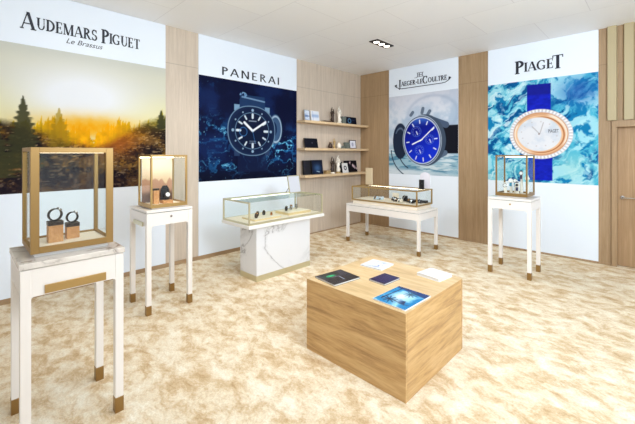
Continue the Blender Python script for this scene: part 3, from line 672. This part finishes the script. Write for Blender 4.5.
for k, (x, y) in enumerate(((1.20, -3.70), (1.10, -3.61), (1.09, -3.50), (1.17, -3.44))):
    lab = ['dark-strapped watch at the near end of the nearer gilt tray', 'second watch from the near end of the nearer gilt tray, dark strap', 'steel watch third along the nearer gilt tray', 'small gold watch at the far end of the nearer gilt tray'][k]
    watch(lab, (x, y, .740), .030 if k < 3 else .018, .02, PI*.42, (M_leather, M_leather, M_gun, M_gold)[k], (M_gold, M_steel, M_steel, M_gold)[k], M_dialw, .017 if k < 3 else .011, .5, G3)
for k, (x, y) in enumerate(((1.12, -3.14), (1.08, -3.02), (1.07, -2.91))):
    watch(['dark-dial steel watch at the near end of the raised gilt tray', 'steel watch in the middle of the raised gilt tray', 'pale watch at the far end of the raised gilt tray'][k], (x, y, .754), .032, .02, PI*.42, (M_gun, M_steel, M_steel)[k], (M_steel, M_gold, M_steel)[k], (M_dialk, M_dialw, M_dialw)[k], .018, .5, G3)
mi = thing('table_mirror', 'tilted rectangular mirror in a slim frame standing on the long low showcase', 'mirror', (1.0, -2.88, .975))
Mm = Matrix.Translation((1.02, -2.88, .977)) @ Matrix.Rotation(math.radians(-12), 4, 'Y')
obj('mirror_frame', MB().box(-.006, .006, -.115, .115, 0, .012, Mm).box(-.006, .006, -.115, .115, .243, .255, Mm).box(-.006, .006, -.115, -.103, .012, .243, Mm).box(-.006, .006, .103, .115, .012, .243, Mm), M_champ, mi)
obj('mirror_pane', MB().box(-.003, .004, -.103, .103, .012, .243, Mm), mat('frosted_mirror', rgb(214, 214, 222), .3, .3), mi)
obj('easel_leg', MB().tube([(.975, -2.88, 1.15), (.90, -2.96, .979)], .004, 8).tube([(.975, -2.88, 1.15), (.90, -2.80, .979)], .004, 8), M_gun, mi)

# long console with showcase (right wall)
t4 = thing('console_table', 'long low white console table with brass feet in front of the blue-dial picture', 'table', (1.5075, -1.1625, 0), 'white display tables with brass feet')
table_parts(t4, .815, 2.235, -1.485, -.875, .635, .67, .10, .045, .075)
c4 = showcase('long brass-framed glass showcase crowded with watches on the white console', .87, 2.15, -1.40, -.89, .725, .975, .67, .02, M_brass, M_cream, bot=.022, top=.02)
obj('light_strip', MB().box(.90, 2.12, -.916, -.910, .945, .953), M_led, c4)
G4 = 'watches in the brass-framed console showcase'
ft = .748
def cushion(label, x, y, z, w, d, h_, m):
    t = thing('watch_cushion', label, 'display stand', (x, y, z), 'cushions in the console showcase')
    obj('pad', MB().prism([(-d/2, 0), (d/2, 0), (d/2, h_*.45), (0, h_), (-d/2, h_)], (x-w/2, y, z), (0, -1, 0), (0, 0, 1), (w, 0, 0)), m, t, bevel=.002)
    obj('pad_edge', MB().box(x-w/2-.003, x+w/2+.003, y-d/2-.004, y+d/2+.004, z, z+.006), M_champ if m is not M_black else M_steel, t); return t
M_padb = mat('pale_blue_pad', rgb(206, 220, 230), .5)
spec = [(1.27, -1.22, M_padb, 'pale blue', M_black), (1.355, -1.19, M_padb, 'pale blue', M_leather), (1.56, -1.10, M_black, 'black', M_black), (1.66, -1.20, M_black, 'black', M_steel), (1.74, -1.06, M_black, 'black', M_steel), (1.76, -1.24, M_cream, 'cream', M_black), (1.86, -1.12, M_black, 'black', M_leather), (1.95, -1.20, M_black, 'black', M_steel), (2.04, -1.12, M_black, 'black', M_black)]
pos = ['leftmost', 'second from the left', 'third from the left', 'fourth from the left', 'fifth from the left', 'sixth from the left', 'seventh from the left', 'eighth from the left', 'rightmost']
for k, (x, y, m, cn, sm) in enumerate(spec):
    cushion('%s watch cushion, %s in the long console showcase' % (cn, pos[k]), x, y, ft, .075, .06, .055 if k != 4 else .09, m)
    t = thing('wristwatch', 'watch lying on the %s cushion, %s in the long console showcase' % (cn, pos[k]), 'watch', (x, y-.03, ft+.05), G4)
    zt = ft + (.055 if k != 4 else .09)
    H = Matrix.Translation((x, y-.022, zt*1.0-.018)) @ Matrix.Rotation(PI*.27, 4, 'X')
    obj('strap', MB().box(-.010, .010, -.036, .034, .0, .004, H), sm, t)
    cs = obj('watch_case', MB().lathe([(.016, .003), (.019, .006), (.019, .011), (.016, .014)], 20, H), M_steel if k % 3 else M_gold, t)
    obj('dial', MB().cyl(.014, .0142, .0148, 20, H), M_dialw if k % 2 else M_dialk, cs)
bb = thing('display_riser', 'low black display riser at the right inside the console showcase', 'display stand', (1.93, -1.0, ft))
obj('riser_block', MB().box(1.78, 2.1, -1.045, -.95, ft, ft+.035), M_black, bb, bevel=.002); obj('riser_rim', MB().box(1.775, 2.105, -1.05, -.945, ft, ft+.006), M_gun, bb)
cd = thing('display_card', 'cream display card standing behind the watches in the console showcase', 'card', (1.50, -.96, ft))
obj('card_face', MB().box(1.44, 1.56, -.965, -.957, ft, ft+.11), M_cream, cd); obj('card_stay', MB().prism([(0, 0), (.04, 0), (0, .08)], (1.495, -.957, ft), (0, 1, 0), (0, 0, 1), (.006, 0, 0)), M_cream, cd)
bm_ = thing('tall_plinth', 'tall beige rectangular stand on the left end of the console showcase', 'display stand', (1.03, -1.1, .975))
obj('stand_foot', MB().box(.955, 1.105, -1.15, -1.05, .975, .985), M_brassd, bm_, bevel=.001)
obj('stand_panel', MB().box(.965, 1.105, -1.115, -1.085, .985, 1.285), mat('beige_suede', rgb(204, 184, 150), .7), bm_, bevel=.003)
pk = thing('table_mirror', 'pale arched mirror on the right end of the console showcase', 'mirror', (2.08, -1.02, .975))
obj('arched_plate', MB().prism([(-.085, 0), (.085, 0), (.085, .2)] + [(.085*math.cos(a*PI/10), .2+.06*math.sin(a*PI/10)) for a in range(1, 10)] + [(-.085, .2)], (2.085, -1.02, .985), (1, 0, 0), (0, 0, 1), (0, .008, 0)), M_pink, pk)
obj('mirror_base', MB().box(1.98, 2.19, -1.06, -.98, .975, .985), M_champ, pk, bevel=.001)
bk = thing('display_block', 'small upright black block on the right end of the console showcase', 'display stand', (2.075, -1.12, .975))
obj('block_body', MB().box(2.035, 2.115, -1.13, -1.10, .983, 1.13), M_black, bk, bevel=.004); obj('block_foot', MB().box(2.03, 2.12, -1.145, -1.085, .975, .983), M_gun, bk)
obj('glossy_inset', MB().box(2.043, 2.107, -1.1315, -1.13, 1.05, 1.12), M_dialk, bk)

# table + showcase by the turquoise picture
t5 = thing('pedestal_table', 'tall white pedestal table with brass feet before the turquoise picture', 'table', (3.44, -1.2025, 0), 'white display tables with brass feet')
table_parts(t5, 3.19, 3.69, -1.44, -.965, .95, .985, .11)
obj('lock', MB().cyl(.011, 0, .006, 16, Matrix.Translation((3.456, -1.437, .908)) @ Matrix.Rotation(PI/2, 4, 'X')), M_brass, t5)
c5 = showcase('glass showcase with upright jewelled watches before the turquoise picture', 3.258, 3.63, -1.36, -1.0, 1.0, 1.527, .985, .018, M_brassd, M_white, bot=.04, top=.018)
G5 = 'upright watches in the showcase before the turquoise picture'
sp5 = [(3.335, -1.20, .13, 'front left'), (3.375, -1.10, .19, 'back, second from the left'), (3.43, -1.10, .19, 'back, third from the left'), (3.475, -1.19, .14, 'front, right of centre'), (3.49, -1.06, .29, 'tallest at the back'), (3.575, -1.12, .23, 'far right')]
for k, (x, y, hh, w) in enumerate(sp5):
    z = 1.02; s = thing('watch_stand', 'pale tapered watch stand, %s before the turquoise picture' % w, 'display stand', (x, y, z), 'tapered watch stands before the turquoise picture')
    obj('stand_base', MB().cyl(.024, z, z+.005, 20, Matrix.Translation((x, y, 0))), M_steel, s)
    obj('stand_post', MB().lathe([(.020, z+.005), (.013, z+hh*.6), (.011, z+hh-.01), (.004, z+hh)], 16, Matrix.Translation((x, y, 0))), M_ceram, s)
    wt = thing('wristwatch', '%s watch on the tapered stand, %s before the turquoise picture' % (['white-strapped', 'turquoise-strapped', 'blue-strapped', 'dark blue-strapped', 'deep blue-strapped', 'pale green-strapped'][k], w), 'watch', (x, y-.02, z+hh*.45), G5)
    H = Matrix.Translation((x, y-.018, z+hh-.025)) @ Matrix.Rotation(PI/2-.15, 4, 'X')
    sm = [M_ceram, M_teal, M_teal, M_navy, M_navy, mat('pale_green_leather', rgb(180, 214, 190), .5)][k]
    obj('strap', MB().box(-.014, .014, -.075, .04, -.003, .002, H), sm, wt)
    cs = obj('watch_case', MB().lathe([(.024, .002), (.028, .005), (.028, .009), (.023, .012)], 20, H), M_ceram if k % 2 else M_steel, wt)
    obj('dial', MB().cyl(.018, .0122, .0128, 20, H), M_dialw if k != 3 else M_dialk, cs)

obj('light_strip', MB().box(3.28, 3.61, -1.026, -1.020, 1.498, 1.506), M_led, c5)
# ------------------------------------------------------------------ wooden block with magazines
wb = thing('block_table', 'large oak-veneered cube table in the middle of the carpet', 'table', (3.247, -3.933, 0))
x0, x1, y0, y1, zt = 2.805, 3.69, -4.366, -3.50, .553
obj('front_panel', MB().prism([(0, .0), (x1-x0, .0), (x1-x0, zt-.001), (0, zt-.001)], (x0, y0, 0), (1, 0, 0), (0, 0, 1), (0, .02, 0)), M_blockX, wb, bevel=.001)
obj('rear_panel', MB().box(x0, x1, y1-.02, y1, 0, zt-.001), M_blockX, wb, bevel=.001)
obj('side_panel', MB().box(x1-.02, x1, y0+.0205, y1-.0205, 0, zt-.001), M_blockY, wb, bevel=.001)
obj('side_panel', MB().box(x0, x0+.02, y0+.0205, y1-.0205, 0, zt-.001), M_blockY, wb, bevel=.001)
obj('top_panel', MB().box(x0, x1, y0, y1, zt, zt+.003), M_blockT, wb, bevel=.001)
obj('core', MB().box(x0+.02, x1-.02, y0+.02, y1-.02, .002, zt), M_blockT, wb)
ZT = zt + .003
def book(name, label, cat, corner, ang, w, d, h_, cover, fn=None, pages=True, group=None, hard=.003):
    """corner = near-left corner, w along local x, d along local y"""
    t = thing(name, label, cat, (corner[0], corner[1], corner[2]), group)
    R = Matrix.Translation(corner) @ Matrix.Rotation(ang, 4, 'Z')
    if pages:
        obj('pages', MB().box(.002, w-.004, .003, d-.003, hard*.4, h_-hard*.4, R), M_paper, t)
        cv = MB().box(0, w, 0, d, h_-hard*.4, h_, R).box(0, w, 0, d, 0, hard*.4, R).box(0, .002, 0, d, hard*.4, h_-hard*.4, R)
        obj('cover', cv, cover, t)
    else: obj('cover', MB().box(0, w, 0, d, 0, h_, R), cover, t, bevel=.001)
    if fn:
        U = R.to_3x3() @ Vector((1, 0, 0)); V = R.to_3x3() @ Vector((0, 1, 0)); O = R @ Vector((0, 0, h_+.0008))
        painted('cover_picture', t, O, U, V, .003, w-.003, .003, d-.003, .0035, fn, M_printg)
    return t
def cv_green(u, v):
    n = fbm(u*14, v*14, 71); o = cmix(const(u, C8(28, 28, 36)), C8(66, 66, 80), ss(.45, .7, n))
    o = cmix(o, C8(40, 190, 120), np.exp(-(((u-.075)/.025)**2 + ((v-.10)/.05)**2))*1.0); o = cmix(o, C8(190, 200, 210), inside(seg(u, v, (.12, .15), (.19, .14)), .006, .004)*.7); o = cmix(o, C8(120, 90, 110), np.exp(-(((u-.11)/.015)**2 + ((v-.13)/.05)**2))*.7)
    return o
def cv_palm(u, v):
    n = fbm(u*12, v*12, 73); o = cmix(const(u, C8(24, 128, 184)), C8(150, 210, 230), ss(.4, .7, n)); o = cmix(o, C8(230, 240, 246), np.exp(-(((u-.12)/.05)**2 + ((v-.16)/.09)**2)))
    o = cmix(o, C8(28, 44, 96), ss(.275, .30, v + .2*(u-.05))*.85)
    o = cmix(o, C8(24, 44, 86), inside(seg(u, v, (.035, .06), (.05, .30)), .005, .003)*.9)
    for k in range(11):
        a = k*PI/10*2; o = cmix(o, C8(26, 58, 92), inside(seg(u, v, (.085, .08), (.085+.055*math.cos(a), .08+.05*math.sin(a))), .005, .003)*.9)
        o = cmix(o, C8(50, 84, 104), inside(seg(u, v, (.15, .24), (.15+.045*math.cos(a), .24+.05*math.sin(a))), .004, .003)*.8)
    o = cmix(o, C8(30, 54, 96), ss(.5, .62, fbm(u*24, v*24, 77))*np.exp(-(((u-.19)/.04)**2 + ((v-.09)/.09)**2)))
    return o
def cv_sketch(u, v):
    n = fbm(u*30, v*30, 79); o = cmix(const(u, C8(236, 238, 244)), C8(120, 140, 196), ss(.46, .58, n)*np.exp(-(((u-.12)/.07)**2 + ((v-.1)/.07)**2))); return o
def cv_plain(u, v): return cmix(const(u, C8(244, 240, 238)), C8(160, 160, 170), inside(seg(u, v, (.07, .11), (.14, .10)), .002, .002)*.6)
def cv_navy(u, v): return cmix(const(u, C8(36, 34, 84)), C8(150, 150, 180), inside(seg(u, v, (.05, .1), (.09, .1)), .0015, .002)*.5)
book('magazine', 'dark magazine with a green glow on its cover, left on the oak table', 'magazine', (2.845, -4.31, ZT), -.13, .235, .27, .013, M_black, cv_green)
book('booklet', 'white booklet with a faint blue sketch at the far edge of the oak table', 'booklet', (2.915, -3.815, ZT), .06, .215, .215, .01, M_paper, cv_sketch)
book('booklet', 'small navy booklet in the middle of the oak table', 'booklet', (3.185, -4.055, ZT), -.06, .15, .20, .012, M_navy, cv_navy)
book('magazine', 'blue magazine with palm leaves on its cover, near corner of the oak table', 'magazine', (3.412, -4.33, ZT), -.03, .258, .325, .006, M_paper, cv_palm, hard=.002)
book('book', 'thick plain white book at the right edge of the oak table', 'book', (3.395, -3.685, ZT), -.12, .20, .195, .022, M_paper, cv_plain)

# ------------------------------------------------------------------ shelves and what stands on them
SG = 'oak shelves in the corner'
for zt_, w in ((2.16, 'highest'), (1.65, 'middle'), (1.15, 'lowest')):
    s = MB().box(.0, .22, -1.925, -.005, zt_-.045, zt_)
    o = obj('wall_shelf', s, M_shelf, None, (0, -.965, zt_-.045), bevel=.002)
    tag(o, 'long oak wall shelf in the corner, %s of the three' % w, 'shelf', SG)
def frame(name, label, cat, x, y0, y1, z, hh, lean, fm, fn, bw=.01, th=.012, step=.006):
    t = thing(name, label, cat, (x, (y0+y1)/2, z)); w = y1-y0
    R = Matrix.Translation((x, y0, z)) @ Matrix.Rotation(-lean, 4, 'Y')
    obj('backing', MB().box(-th, 0, 0, w, 0, hh, R), fm, t, bevel=.001)
    b = MB().box(0, .003, 0, w, 0, bw, R).box(0, .003, 0, w, hh-bw, hh, R).box(0, .003, 0, bw, bw, hh-bw, R).box(0, .003, w-bw, w, bw, hh-bw, R)
    obj('frame', b, fm, t)
    U = R.to_3x3() @ Vector((0, 1, 0)); V = R.to_3x3() @ Vector((0, 0, 1)); O = R @ Vector((.0012, 0, 0))
    painted('picture', t, O, U, V, bw, w-bw, bw, hh-bw, step, fn)
    return t
def ph_blue(u, v): return cmix(cmix(const(u, C8(150, 172, 210)), C8(214, 224, 238), ss(.4, .6, fbm(u*14, v*20, 81))), C8(70, 96, 150), inside(np.abs(v-.09), .012)*.6)
def ph_white(u, v): return cmix(cmix(const(u, C8(226, 232, 242)), C8(150, 176, 214), ss(.05, .1, v)*(1-ss(.11, .15, v))*.8), C8(120, 140, 190), inside(np.abs(u-.05), .006)*.5)
def ph_ring(u, v):
    r = np.hypot(u-.15, v-.08); return cmix(cmix(const(u, C8(16, 20, 36)), C8(90, 140, 180), inside(np.abs(r-.045), .01)), C8(60, 80, 120), inside(seg(u, v, (.22, .1), (.32, .1)), .006)*.7)
def ph_face(u, v): return cmix(const(u, C8(236, 236, 246)), C8(70, 76, 120), inside(np.hypot((u-.1)/.035, (v-.09)/.045), 1, .1)*.35)
def ph_diag(u, v): return cmix(const(u, C8(22, 18, 24)), C8(226, 196, 200), inside(seg(u, v, (.2, .2), (.4, .07)), .03, .02)*ss(.3, .6, fbm(u*25, v*25, 85)))
def ph_gloss(u, v): return cmix(cmix(const(u, C8(20, 26, 44)), C8(52, 84, 128), np.exp(-(((u-.15)/.1)**2 + ((v-.12)/.08)**2))), C8(190, 215, 230), inside(seg(u, v, (.13, .06), (.2, .045)), .007)*.8)
def ph_card(u, v): return cmix(const(u, C8(226, 224, 222)), C8(60, 60, 66), inside(np.abs(np.hypot((u-.085), (v-.1))-.035), .012)*.9)
Z1, Z2, Z3 = 2.161, 1.651, 1.151
frame('framed_picture', 'pale blue picture board at the left end of the highest shelf', 'picture', .10, -1.82, -1.68, Z1, .205, .12, M_steel, ph_blue)
frame('framed_picture', 'white and blue picture board second from the left on the highest shelf', 'picture', .12, -1.665, -1.45, Z1, .20, .12, M_paper, ph_white)
frame('framed_picture', 'wide black picture with a pale blue ring at the right of the highest shelf', 'picture', .10, -.655, -.27, Z1, .165, .12, M_black, ph_ring)
frame('framed_picture', 'black leaning picture board at the left of the middle shelf', 'picture', .10, -1.81, -1.46, Z2, .19, .2, M_black, lambda u, v: cmix(const(u, C8(20, 22, 34)), C8(120, 120, 140), inside(np.hypot(u-.2, v-.1), .012)*.7))
frame('framed_picture', 'small white picture in a dark frame at the right of the middle shelf', 'picture', .10, -.50, -.28, Z2, .185, .12, M_gun, ph_face, .014)
frame('framed_picture', 'black picture with a pink diagonal streak at the right of the lowest shelf', 'picture', .10, -.66, -.24, Z3, .25, .16, M_black, ph_diag)
frame('framed_picture', 'small white card with a dark ring, leaning on the lowest shelf', 'picture', .16, -.79, -.62, Z3, .20, .2, M_paper, ph_card, .008)
frame('framed_picture', 'glossy dark blue picture board in front of the black book on the lowest shelf', 'picture', .135, -1.66, -1.36, Z3, .275, .12, M_black, ph_gloss)
def upbook(label, x, y0, y1, z, hh, th, m, lean=.1):
    t = thing('book', label, 'book', (x, (y0+y1)/2, z)); R = Matrix.Translation((x, y0, z)) @ Matrix.Rotation(-lean, 4, 'Y'); w = y1-y0
    obj('pages', MB().box(-th+.002, -.002, .004, w-.002, .002, hh-.002, R), M_paper, t)
    obj('cover', MB().box(-.002, 0, 0, w, 0, hh, R).box(-th, -th+.002, 0, w, 0, hh, R).box(-th, 0, 0, .004, 0, hh, R), m, t)
upbook('black upright book at the left of the lowest shelf', .11, -1.85, -1.60, Z3, .27, .03, M_black)
upbook('slim dark book leaning behind the white card on the lowest shelf', .07, -.86, -.70, Z3, .22, .02, M_black)
def smallbox(label, x0, x1, y0, y1, z, hh, m):
    t = thing('small_box', label, 'box', ((x0+x1)/2, (y0+y1)/2, z)); obj('box_body', MB().box(x0, x1, y0, y1, z, z+hh*.68), m, t, bevel=.002); obj('lid', MB().box(x0-.002, x1+.002, y0-.002, y1+.002, z+hh*.69, z+hh), m, t, bevel=.002)
smallbox('grey-green box beside the ring picture on the highest shelf', .06, .14, -.785, -.675, Z1, .15, M_grey)
smallbox('small grey-green box near the centre of the middle shelf', .08, .14, -.83, -.71, Z2, .05, M_grey)
smallbox('upright grey-green box beside the small white picture on the middle shelf', .06, .13, -.66, -.54, Z2, .13, M_grey)
smallbox('low dark tray box left of the figures on the highest shelf', .06, .17, -1.34, -1.14, Z1, .028, M_leather)
smallbox('small gilt box right of the blue boards on the lowest shelf', .08, .16, -1.29, -1.17, Z3, .065, M_gild)
def figure(label, x, y, z, hh, m, basem, flip=1):
    """abstract standing figurine with two raised arms on a base"""
    t = thing('figurine', label, 'figurine', (x, y, z)); k = hh/.33
    obj('figurine_base', MB().lathe([(.05*k, z), (.05*k, z+.012), (.035*k, z+.03*k)], 20, Matrix.Translation((x, y, 0))), basem, t)
    b = MB()
    b.tube([(x, y, z+.02*k), (x, y-.006*flip, z+.07*k), (x, y+.008*flip, z+.12*k), (x, y, z+.17*k), (x, y, z+.205*k)], [.036*k, .042*k, .026*k, .040*k, .015*k], 14)
    b.lathe([(.004*k, -.026*k), (.016*k, -.016*k), (.020*k, 0), (.016*k, .016*k), (.004*k, .024*k)], 14, Matrix.Translation((x, y, z+.232*k)))
    b.tube([(x, y-.025*k, z+.175*k), (x, y-.050*k, z+.215*k), (x, y-.03*k, z+.27*k), (x, y-.01*k*flip, z+.33*k)], [.017*k, .016*k, .013*k, .008*k], 10)
    b.tube([(x, y+.025*k, z+.175*k), (x, y+.048*k, z+.20*k), (x, y+.035*k, z+.25*k), (x, y+.02*k*flip, z+.30*k)], [.017*k, .016*k, .013*k, .008*k], 10)
    obj('figurine_body', b, m, t, smooth=True)
figure('dark bronze figurine on the highest shelf', .11, -1.065, Z1, .31, M_dark, M_dark)
figure('tall cream figurine on the highest shelf', .13, -.88, Z1, .345, M_ceram, M_ceram, -1)
figure('gilt figurine with raised arms on the middle shelf', .11, -1.01, Z2, .205, M_gild, M_gild)
figure('dark bronze figurine on a cream base on the lowest shelf', .12, -1.075, Z3, .33, M_dark, M_ceram)
figure('tall cream figurine on the lowest shelf', .14, -.925, Z3, .355, M_ceram, M_gild, -1)
def vase(label, x, y, z, prof, m, lipm):
    t = thing('vase', label, 'vase', (x, y, z)); hh = prof[-1][1]
    obj('vase_body', MB().lathe([(r, z+q) for r, q in prof], 20, Matrix.Translation((x, y, 0))), m, t, smooth=True)
    obj('vase_rim', MB().lathe([(prof[-1][0]+.003, z+hh-.004), (prof[-1][0]+.003, z+hh+.004)], 20, Matrix.Translation((x, y, 0))), lipm, t)
vase('small brown vase on the middle shelf', .11, -1.13, Z2, [(.03, 0), (.045, .03), (.04, .07), (.02, .10), (.024, .12)], M_leather, M_gild)
vase('white bottle-shaped vase on the middle shelf', .15, -.91, Z2, [(.035, 0), (.045, .02), (.045, .07), (.02, .10), (.018, .125)], M_ceram, M_gild)

# ------------------------------------------------------------------ recessed triple ceiling spotlight
sl = thing('ceiling_spotlight', 'recessed triple spotlight in the white ceiling', 'ceiling light', (1.65, -1.61, CH - .012))
fr = MB().box(1.57, 1.582, -1.84, -1.38, CH-.012, CH).box(1.718, 1.73, -1.84, -1.38, CH-.012, CH).box(1.582, 1.718, -1.84, -1.828, CH-.012, CH).box(1.582, 1.718, -1.392, -1.38, CH-.012, CH)
obj('trim_frame', fr, M_gun, sl)
obj('dark_tray', MB().box(1.582, 1.718, -1.828, -1.392, CH-.004, CH), M_black, sl)
for y in (-1.755, -1.61, -1.465):
    l = obj('lamp', MB().lathe([(.056, CH-.004), (.056, CH-.014), (.050, CH-.014)], 24, Matrix.Translation((1.65, y, 0))), M_gun, sl)
    obj('lamp_glass', MB().cyl(.046, CH-.017, CH-.0142, 24, Matrix.Translation((1.65, y, 0))), M_lampglow, l)

# ------------------------------------------------------------------ light
w = bpy.data.worlds.new('shop_ambient'); bpy.context.scene.world = w; w.use_nodes = True
w.node_tree.nodes['Background'].inputs[0].default_value = (.86, .93, 1, 1); w.node_tree.nodes['Background'].inputs[1].default_value = .98
def area(loc, tgt, size, power, col=(1, 1, 1), sy=None):
    l = bpy.data.lights.new('fill_light', 'AREA'); l.energy = power; l.size = size; l.color = col
    if sy: l.shape = 'RECTANGLE'; l.size_y = sy
    o = bpy.data.objects.new('fill_light', l); COL.objects.link(o); o.location = loc
    o.rotation_euler = (Vector(tgt) - Vector(loc)).to_track_quat('-Z', 'Y').to_euler(); return o
def spot(loc, tgt, power, ang, col, rad=.05, blend=.6):
    l = bpy.data.lights.new('spot_light', 'SPOT'); l.energy = power; l.spot_size = math.radians(ang); l.spot_blend = blend; l.color = col; l.shadow_soft_size = rad
    o = bpy.data.objects.new('spot_light', l); COL.objects.link(o); o.location = loc
    o.rotation_euler = (Vector(tgt) - Vector(loc)).to_track_quat('-Z', 'Y').to_euler()
area((2.7, -4.4, 3.25), (2.2, -3.8, 0), 2.0, 52, (.94, .97, 1))  # unseen fill lamp added overhead to brighten the floor
area((6.2, -5.0, 3.1), (1.2, -2.6, 1.0), 2.0, 62, (.93, .97, 1))  # fill lamp added out of view, lifts the left wall
area((6.2, -4.6, 2.55), (4.2, -2.6, 3.3), 1.2, 150, (.74, .87, 1))  # uplight added out of view to brighten the ceiling
spot((1.65, -1.61, CH - .04), (1.4, -1.0, 0), 60, 130, (1, .95, .88))
spot((2.2, -3.9, CH - .04), (.9, -3.0, 0), 62, 115, (1, .97, .93))  # added spot with no fixture, brightens the carpet towards the back

# ------------------------------------------------------------------ camera
cd_ = bpy.data.cameras.new('camera'); cam = bpy.data.objects.new('camera', cd_); COL.objects.link(cam)
cam.location = (4.8203, -6.2999, 1.55); cam.rotation_euler = (PI/2, 0, .7753)
cd_.sensor_width = 36; cd_.lens = 351 / 635 * 36; cd_.shift_y = -(212 - 153.4) / 635; cd_.clip_start = .05
sc = bpy.context.scene; sc.camera = cam
sc.view_settings.view_transform = 'Standard'; sc.view_settings.look = 'None'; sc.view_settings.gamma = 1; sc.view_settings.exposure = .04
